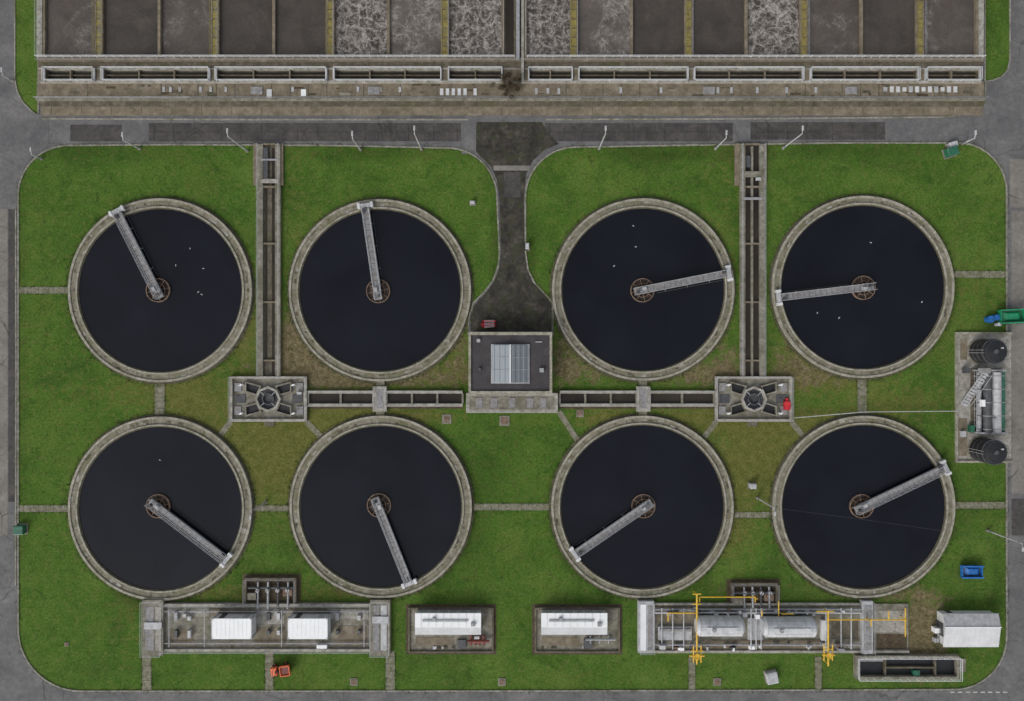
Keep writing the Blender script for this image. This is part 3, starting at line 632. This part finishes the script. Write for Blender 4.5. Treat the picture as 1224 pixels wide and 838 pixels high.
# sludge pit
b=MB('sludge_pit',1.0)
for q in[(1023,784,1147,787),(1023,809,1147,812),(1023,787,1026,809),(1144,787,1147,809)]: b.box(*q,0,1.0,'conc')
b.box(1026,787,1144,809,0,0.15,'black'); 
for x in(1058,1118): b.box(x,787,x+2,809,0.15,0.8,'brown2')
b.box(1060,798,1118,800,0.15,0.7,'brown2'); b.box(1027,788,1056,791,0.8,0.9,'deck'); b.box(1092,802,1100,808,0.15,0.9,'dteal')
b.prail([(1024,785),(1146,785),(1146,811),(1024,811),(1024,785)],1.0,k='white',r=0.04,step=1.5); b.box(1147.5,790,1158,806,0,0.15,'conc'); b.done()

# ---------------- right plant ----------------
b=MB('chemical_plant_slab',0.2); b.box(1142,397,1209,553,0,0.15,'concl')
for q in[(1142,397,1209,399.5),(1142,550.5,1209,553),(1142,399.5,1144,550.5)]: b.box(*q,0.15,0.45,'rim')
b.box(1148,405,1156,430,0.15,0.2,'brown'); b.box(1146,500,1156,545,0.15,0.21,'brown'); b.box(1150,440,1156,446,0.15,1.1,'dgrey'); b.box(1147,515,1152,522,0.15,0.9,'lgrey'); b.box(1156.5,508,1161,516,0.15,1.2,'dteal')
b.done()
for y in(420,537):
    b=MB('black_storage_tank'); X,Y=P(1171,y); b.cyl(X,Y,2.35,0.15,0.3,'conc',40); b.cyl(X,Y,2.1,0.3,4.0,'black',40); b.ring(X,Y,2.1,2.22,3.85,4.02,'dgrey',40); b.cyl(X,Y,2.1,4.0,4.35,'black',40,0.5)
    for zz in(1.2,2.4): b.ring(X,Y,2.1,2.16,zz,zz+0.15,'dgrey',40)
    b.cyl(X,Y,0.4,4.3,4.55,'dgrey',16); b.cyl(X+1.1,Y+0.6,0.15,4,4.6,'lgrey',10); b.rail([(X+1.95*math.cos(i*math.pi/8),Y+1.95*math.sin(i*math.pi/8)) for i in range(17)],4.0,k='dgrey',h=0.9,r=0.025,step=1)
    b.tube((X-2.3,Y-0.25,0.2),(X-2.3,Y-0.25,4.6),0.04,'lgrey',5);b.tube((X-2.3,Y+0.25,0.2),(X-2.3,Y+0.25,4.6),0.04,'lgrey',5); b.done()
b=MB('reactor_vessels',2.5)
b.box(1170,441,1207,520,0.15,0.3,'brown2')
for (x,r,k,z_) in((1175,0.4,'galv',1.4),(1183,0.7,'dgrey',1.8),(1194,0.75,'lgrey',1.9),(1203,0.4,'dteal',1.5)):
    a=b.p(x,445);c=b.p(x,518); b.tube((*a,z_),(*c,z_),r,k,16)
    for i in range(4): y=450+i*20; b.box(x-2,y-0.8,x+2,y+0.8,0.3,z_,'galv')
    for i in range(5): y=449+i*16; p0=b.p(x,y);p1=b.p(x,y+1); b.tube((*p0,z_),(*p1,z_),r+0.05,'galv' if k!='galv' else 'dgrey',16)
b.box(1172,442,1205,444,0.3,2.3,'galv'); b.box(1172,517,1205,519,0.3,2.3,'galv'); b.prail([(1171,443),(1171,518)],0.5)
b.box(1174,478,1178,486,1.8,2.5,'white'); b.box(1188,500,1191,512,1.8,2.7,'lgrey'); b.done()
b=MB('access_stair',1.5)
a=b.p(1174,447);c=b.p(1158,484)
an=math.atan2(c[1]-a[1],c[0]-a[0]); L=math.dist(a,c)
for i in range(12):
    f=i/11; b.ob(a[0]+(c[0]-a[0])*f,a[1]+(c[1]-a[1])*f,0.42,1.1,2.4-2.2*f,2.46-2.2*f,an,'lgrey')
for sd in(-0.58,0.58):
    o=(-math.sin(an)*sd,math.cos(an)*sd); b.tube((a[0]+o[0],a[1]+o[1],2.4),(c[0]+o[0],c[1]+o[1],0.2),0.07,'lgrey',6); b.tube((a[0]+o[0],a[1]+o[1],3.4),(c[0]+o[0],c[1]+o[1],1.2),0.04,'lgrey',6)
b.box(1165,440,1180,446,2.4,2.5,'deck'); b.done()

def skip(name,px,py,L,W,h,ang,k,inner='dgrey'):
    X,Y=P(px,py,h); b=MB(name)
    b.ob(X,Y,L*0.72,W*0.92,0.12,0.5,ang,k,1.1,1.02); ca,sa=math.cos(ang),math.sin(ang)
    b.ob(X,Y,L*0.86,W*0.9,0.5,0.56,ang,inner)
    for sd in(-1,1):
        b.ob(X-sa*sd*W/2,Y+ca*sd*W/2,L,0.1,0.45,h,ang,k); b.ob(X+ca*sd*L*0.46,Y+sa*sd*L*0.46,0.12,W,0.45,h-0.06,ang,k)
        b.ob(X-sa*sd*W/2,Y+ca*sd*W/2,L+0.1,0.24,h,h+0.08,ang,k)
        for t_ in(-0.25,0.25): b.ob(X-sa*sd*(W/2+0.12)+ca*t_*L,Y+ca*sd*(W/2+0.12)+sa*t_*L,0.14,0.14,0.3,h-0.1,ang,inner)
    b.ob(X+ca*L*0.05,Y+sa*L*0.05,L*0.7,W*0.75,0.56,0.95,ang,k,0.6,0.6)
    b.done()
skip('blue_skip',1163,684,3.8,2.0,1.2,0,'blue'); skip('green_skip',1212,378,4.6,2.3,1.5,0.05,'teal')
def drum(x,y,k,r=0.55,h=1.1,name='plastic_drum'):
    b=MB(name); X,Y=P(x,y); b.cyl(X,Y,r,0.02,h,k,20); b.ring(X,Y,r*0.9,r*1.06,h-0.06,h+0.04,k,20); b.ring(X,Y,r,r*1.05,h*.5,h*.5+.06,k,20); b.cyl(X+r*.4,Y,0.08,h,h+0.06,'dgrey',8); b.done()
drum(1180,382,'blue',0.6); drum(1187,380,'blue',0.5); drum(1190,388,'white',0.3)
def cabinet(x,y,k,w=1.4,d=0.8,h=1.3,ang=0.0,name='control_cabinet'):
    b=MB(name); X,Y=P(x,y); b.ob(X,Y,w+0.4,d+0.4,0,0.12,ang,'conc'); b.ob(X,Y,w,d,0.12,h,ang,k); b.ob(X,Y,w+0.12,d+0.12,h,h+0.08,ang,k,0.9,0.8); ca,sa=math.cos(ang),math.sin(ang)
    b.ob(X-sa*(-d/2-0.02),Y+ca*(-d/2-0.02),w*0.8,0.03,0.25,h-0.1,ang,'dgrey'); b.done()
cabinet(1134,183,'dteal',1.8,1.4,1.4,0.3); cabinet(1136,174,'lgrey',1.4,0.8,1.0,0.3); cabinet(27,632,'dteal',1.6,1.5,1.2); cabinet(565,243,'lgrey',0.7,0.5,0.8); cabinet(898,580,'lgrey',1.0,0.8,1.2); cabinet(921,808,'lgrey',1.9,1.9,1.0,0.2); cabinet(630,295,'lgrey',0.5,1.0,1.0)

# orange site dumper
b=MB('orange_site_dumper'); X,Y=P(337,799); an=0.15; ca,sa=math.cos(an),math.sin(an)
def L2(x,y): return X+ca*x-sa*y,Y+sa*x+ca*y
for x in(-1.05,0.95):
    for y in(-0.85,0.85):
        p0=L2(x,y-0.18);p1=L2(x,y+0.18); b.tube((*p0,0.42),(*p1,0.42),0.42,'tyre',16); p0=L2(x,y-0.2);p1=L2(x,y+0.2); b.tube((*p0,0.42),(*p1,0.42),0.16,'orange',10)
b.ob(*L2(0,0),3.0,1.1,0.4,0.75,an,'dgrey')
b.ob(*L2(0.95,0),1.5,1.6,0.75,1.35,an,'orange',1.12,1.08)
b.ob(*L2(0.95,0),1.35,1.45,1.352,1.36,an,'redbrown')
for (x,y,l,w) in((0.95,0.84,1.7,0.12),(0.95,-0.84,1.7,0.12),(1.78,0,0.12,1.6),(0.12,0,0.12,1.6)): b.ob(*L2(x,y),l,w,1.3,1.6,an,'orange')
b.ob(*L2(-1.1,0),1.2,1.6,0.75,1.25,an,'orange',0.85,0.85); b.ob(*L2(-0.5,0),0.35,0.5,0.75,1.15,an,'black'); b.ob(*L2(-0.7,0),0.1,0.5,1.15,1.6,an,'black')
for y in(-0.6,0.6): p0=L2(-0.95,y); b.tube((*p0,0.75),(*p0,2.3),0.05,'dgrey',6)
p0=L2(-0.95,-0.6);p1=L2(-0.95,0.6); b.tube((*p0,2.3),(*p1,2.3),0.05,'dgrey',6); p0=L2(-0.2,0); b.tube((*p0,0.8),(*L2(-0.3,0),1.2),0.03,'black',6); b.done()

# street lamps
lamps=[(167,178,6),(296,181,9.5),(431,179,7),(504,179,10),(716,178,9.5),(855,178,7),(936,177,9),(50,190,3.2),(16,97,3.2),(318,600,8),(905,595,9),(1180,634,9.3),(1150,172,4)]
for (x,y,h) in lamps:
    b=MB('street_lamp'); X,Y=P(x,y); b.cyl(X,Y,0.28,0,0.25,'conc',12); b.tube((X,Y,0),(X,Y,1.3),0.17,'galv',8); b.tube((X,Y,1.3),(X,Y,h-0.4),0.14,'lgrey',8,0.1)
    d=1 if y<400 else -1; b.tube((X,Y,h-0.5),(X,Y+0.7*d,h-0.15),0.07,'lgrey',6); b.ob(X,Y+0.9*d,0.34,0.8,h-0.22,h-0.08,0,'lgrey',0.8,0.9); b.ob(X,Y,0.3,0.22,1.0,1.3,0,'dgrey'); b.done()
b=MB('overhead_cable'); a=P(905,595);c=P(1180,634); pr=None
for i in range(21):
    f=i/20; q=(a[0]+(c[0]-a[0])*f,a[1]+(c[1]-a[1])*f,8.5-1.2*math.sin(math.pi*f))
    if pr: b.tube(pr,q,0.02,'dgrey',4)
    pr=q
b.done()
b=MB('handrail'); b.rail([P(948,499),P(1030,492),P(1140,491)],0,k='lgrey',r=0.05); b.done()

# gulls
def gull(x,y,ang):
    X,Y=P(x,y,0.4); ca,sa=math.cos(ang),math.sin(ang); g_=0.68
    b=MB('gull'); prof=[(-0.24,0.02,0.08),(-0.16,0.06,0.07),(-0.04,0.095,0.06),(0.08,0.085,0.07),(0.15,0.045,0.12),(0.19,0.05,0.17),(0.24,0.045,0.18),(0.27,0.012,0.17)]
    n=8; vs=[]
    for (l,r,z_) in prof:
        l*=g_; r*=g_
        for i in range(n):
            a=2*math.pi*i/n; t_=r*math.cos(a); vs.append((X+ca*l-sa*t_,Y+sa*l+ca*t_,0.31+z_*g_+r*0.8*math.sin(a)))
    fs=[(j*n+i,j*n+(i+1)%n,(j+1)*n+(i+1)%n,(j+1)*n+i) for j in range(len(prof)-1) for i in range(n)]+[tuple(range(n)),tuple(range((len(prof)-1)*n,len(prof)*n))]
    b.add(vs,fs,'white')
    for sd in(-1,1): b.ob(X-ca*0.05-sa*sd*0.05,Y-sa*0.05+ca*sd*0.05,0.25,0.05,0.38,0.41,ang+sd*0.12,'lgrey',0.8,0.5)
    b.tube((X+ca*0.19,Y+sa*0.19,0.43),(X+ca*0.24,Y+sa*0.24,0.42),0.011,'yellow',5,0.004); b.done()
for q in[(227,297),(243,321),(210,317),(237,349),(241,352),(757,270),(760,295),(734,318),(1003,380),(977,374),(1041,290),(191,550),(1102,361)]:
    gull(*q,R.uniform(0,6.28))

# tufts of longer grass along edges
b=MB('grass_tufts'); 
def tuft(X,Y,s_=0.22):
    for _ in range(4):
        a=R.uniform(0,6.28); dx,dy=math.cos(a)*s_*0.5,math.sin(a)*s_*0.5; ox,oy=R.gauss(0,s_*.6),R.gauss(0,s_*.6)
        b.add([(X+ox-dy*.5,Y+oy+dx*.5,0.0),(X+ox+dy*.5,Y+oy-dx*.5,0.0),(X+ox+dx*1.6,Y+oy+dy*1.6,s_*R.uniform(.6,1.3))],[(0,1,2)],'tuft')
for (cx,cy,ro,rw,h_,t_) in TK:
    X,Y=P(cx,cy,0.6)
    for _ in range(420):
        a=R.uniform(0,6.28); r=ro*S+0.1+abs(R.gauss(0,0.35)); tuft(X+r*math.cos(a),Y+r*math.sin(a))
for (x0,y0,x1,y1) in paths:
    for _ in range(int(((x1-x0)+(y1-y0))*1.1)):
        if x1-x0>y1-y0: q=P(R.uniform(x0,x1),R.choice((y0,y1))+R.gauss(0,.7))
        else: q=P(R.choice((x0,x1))+R.gauss(0,.7),R.uniform(y0,y1))
        tuft(*q,0.18)
for i in range(len(block)):
    a=block[i]; c=block[(i+1)%len(block)]; L=math.dist(a,c)
    for _ in range(int(L*0.8)):
        f=R.random(); q=P(a[0]+(c[0]-a[0])*f+R.gauss(0,1.2),a[1]+(c[1]-a[1])*f+R.gauss(0,1.2)); tuft(*q,0.2)
for _ in range(2500):
    x=R.uniform(26,1198); y=R.uniform(180,820)
    if all(math.hypot(x-t[0],y-t[1])>t[2]+2 for t in TK) and not(555<x<670 and y<500) and y<690 and not(y>445 and y<510) and not(x>1138 and 390<y<560) and not(305<x<338) and not (882<x<918): tuft(*P(x,y),R.uniform(0.12,0.26))
b.done()

# ---------------- light / camera ----------------
sc=bpy.context.scene
w=bpy.data.worlds.new('World'); sc.world=w; w.use_nodes=True; nt=w.node_tree
EL=math.radians(36); AZ=math.radians(215)
sky=nt.nodes.new('ShaderNodeTexSky'); sky.sky_type='NISHITA'; sky.sun_disc=False; sky.sun_elevation=EL; sky.sun_rotation=AZ; sky.air_density=1.5; sky.dust_density=4
hs=nt.nodes.new('ShaderNodeHueSaturation'); hs.inputs['Saturation'].default_value=0.3
nt.links.new(sky.outputs[0],hs.inputs['Color']); nt.links.new(hs.outputs[0],nt.nodes['Background'].inputs['Color']); nt.nodes['Background'].inputs['Strength'].default_value=0.15
sd=bpy.data.lights.new('sun','SUN'); sd.energy=1.0; sd.angle=math.radians(30); sd.color=(1,0.98,0.95); so=bpy.data.objects.new('sun',sd); bpy.context.collection.objects.link(so)
d=Vector((math.sin(AZ)*math.cos(EL),math.cos(AZ)*math.cos(EL),math.sin(EL)))
so.rotation_euler=d.to_track_quat('Z','Y').to_euler(); so.location=(0,0,100)
cd=bpy.data.cameras.new('camera'); cam=bpy.data.objects.new('camera',cd); bpy.context.collection.objects.link(cam)
cd.sensor_width=36; cd.lens=36*H/(1224*S); cd.clip_end=9000; cd.clip_start=1; cam.location=(0,0,H); sc.camera=cam
sc.view_settings.view_transform='Standard'; sc.view_settings.look='None'; sc.view_settings.exposure=0
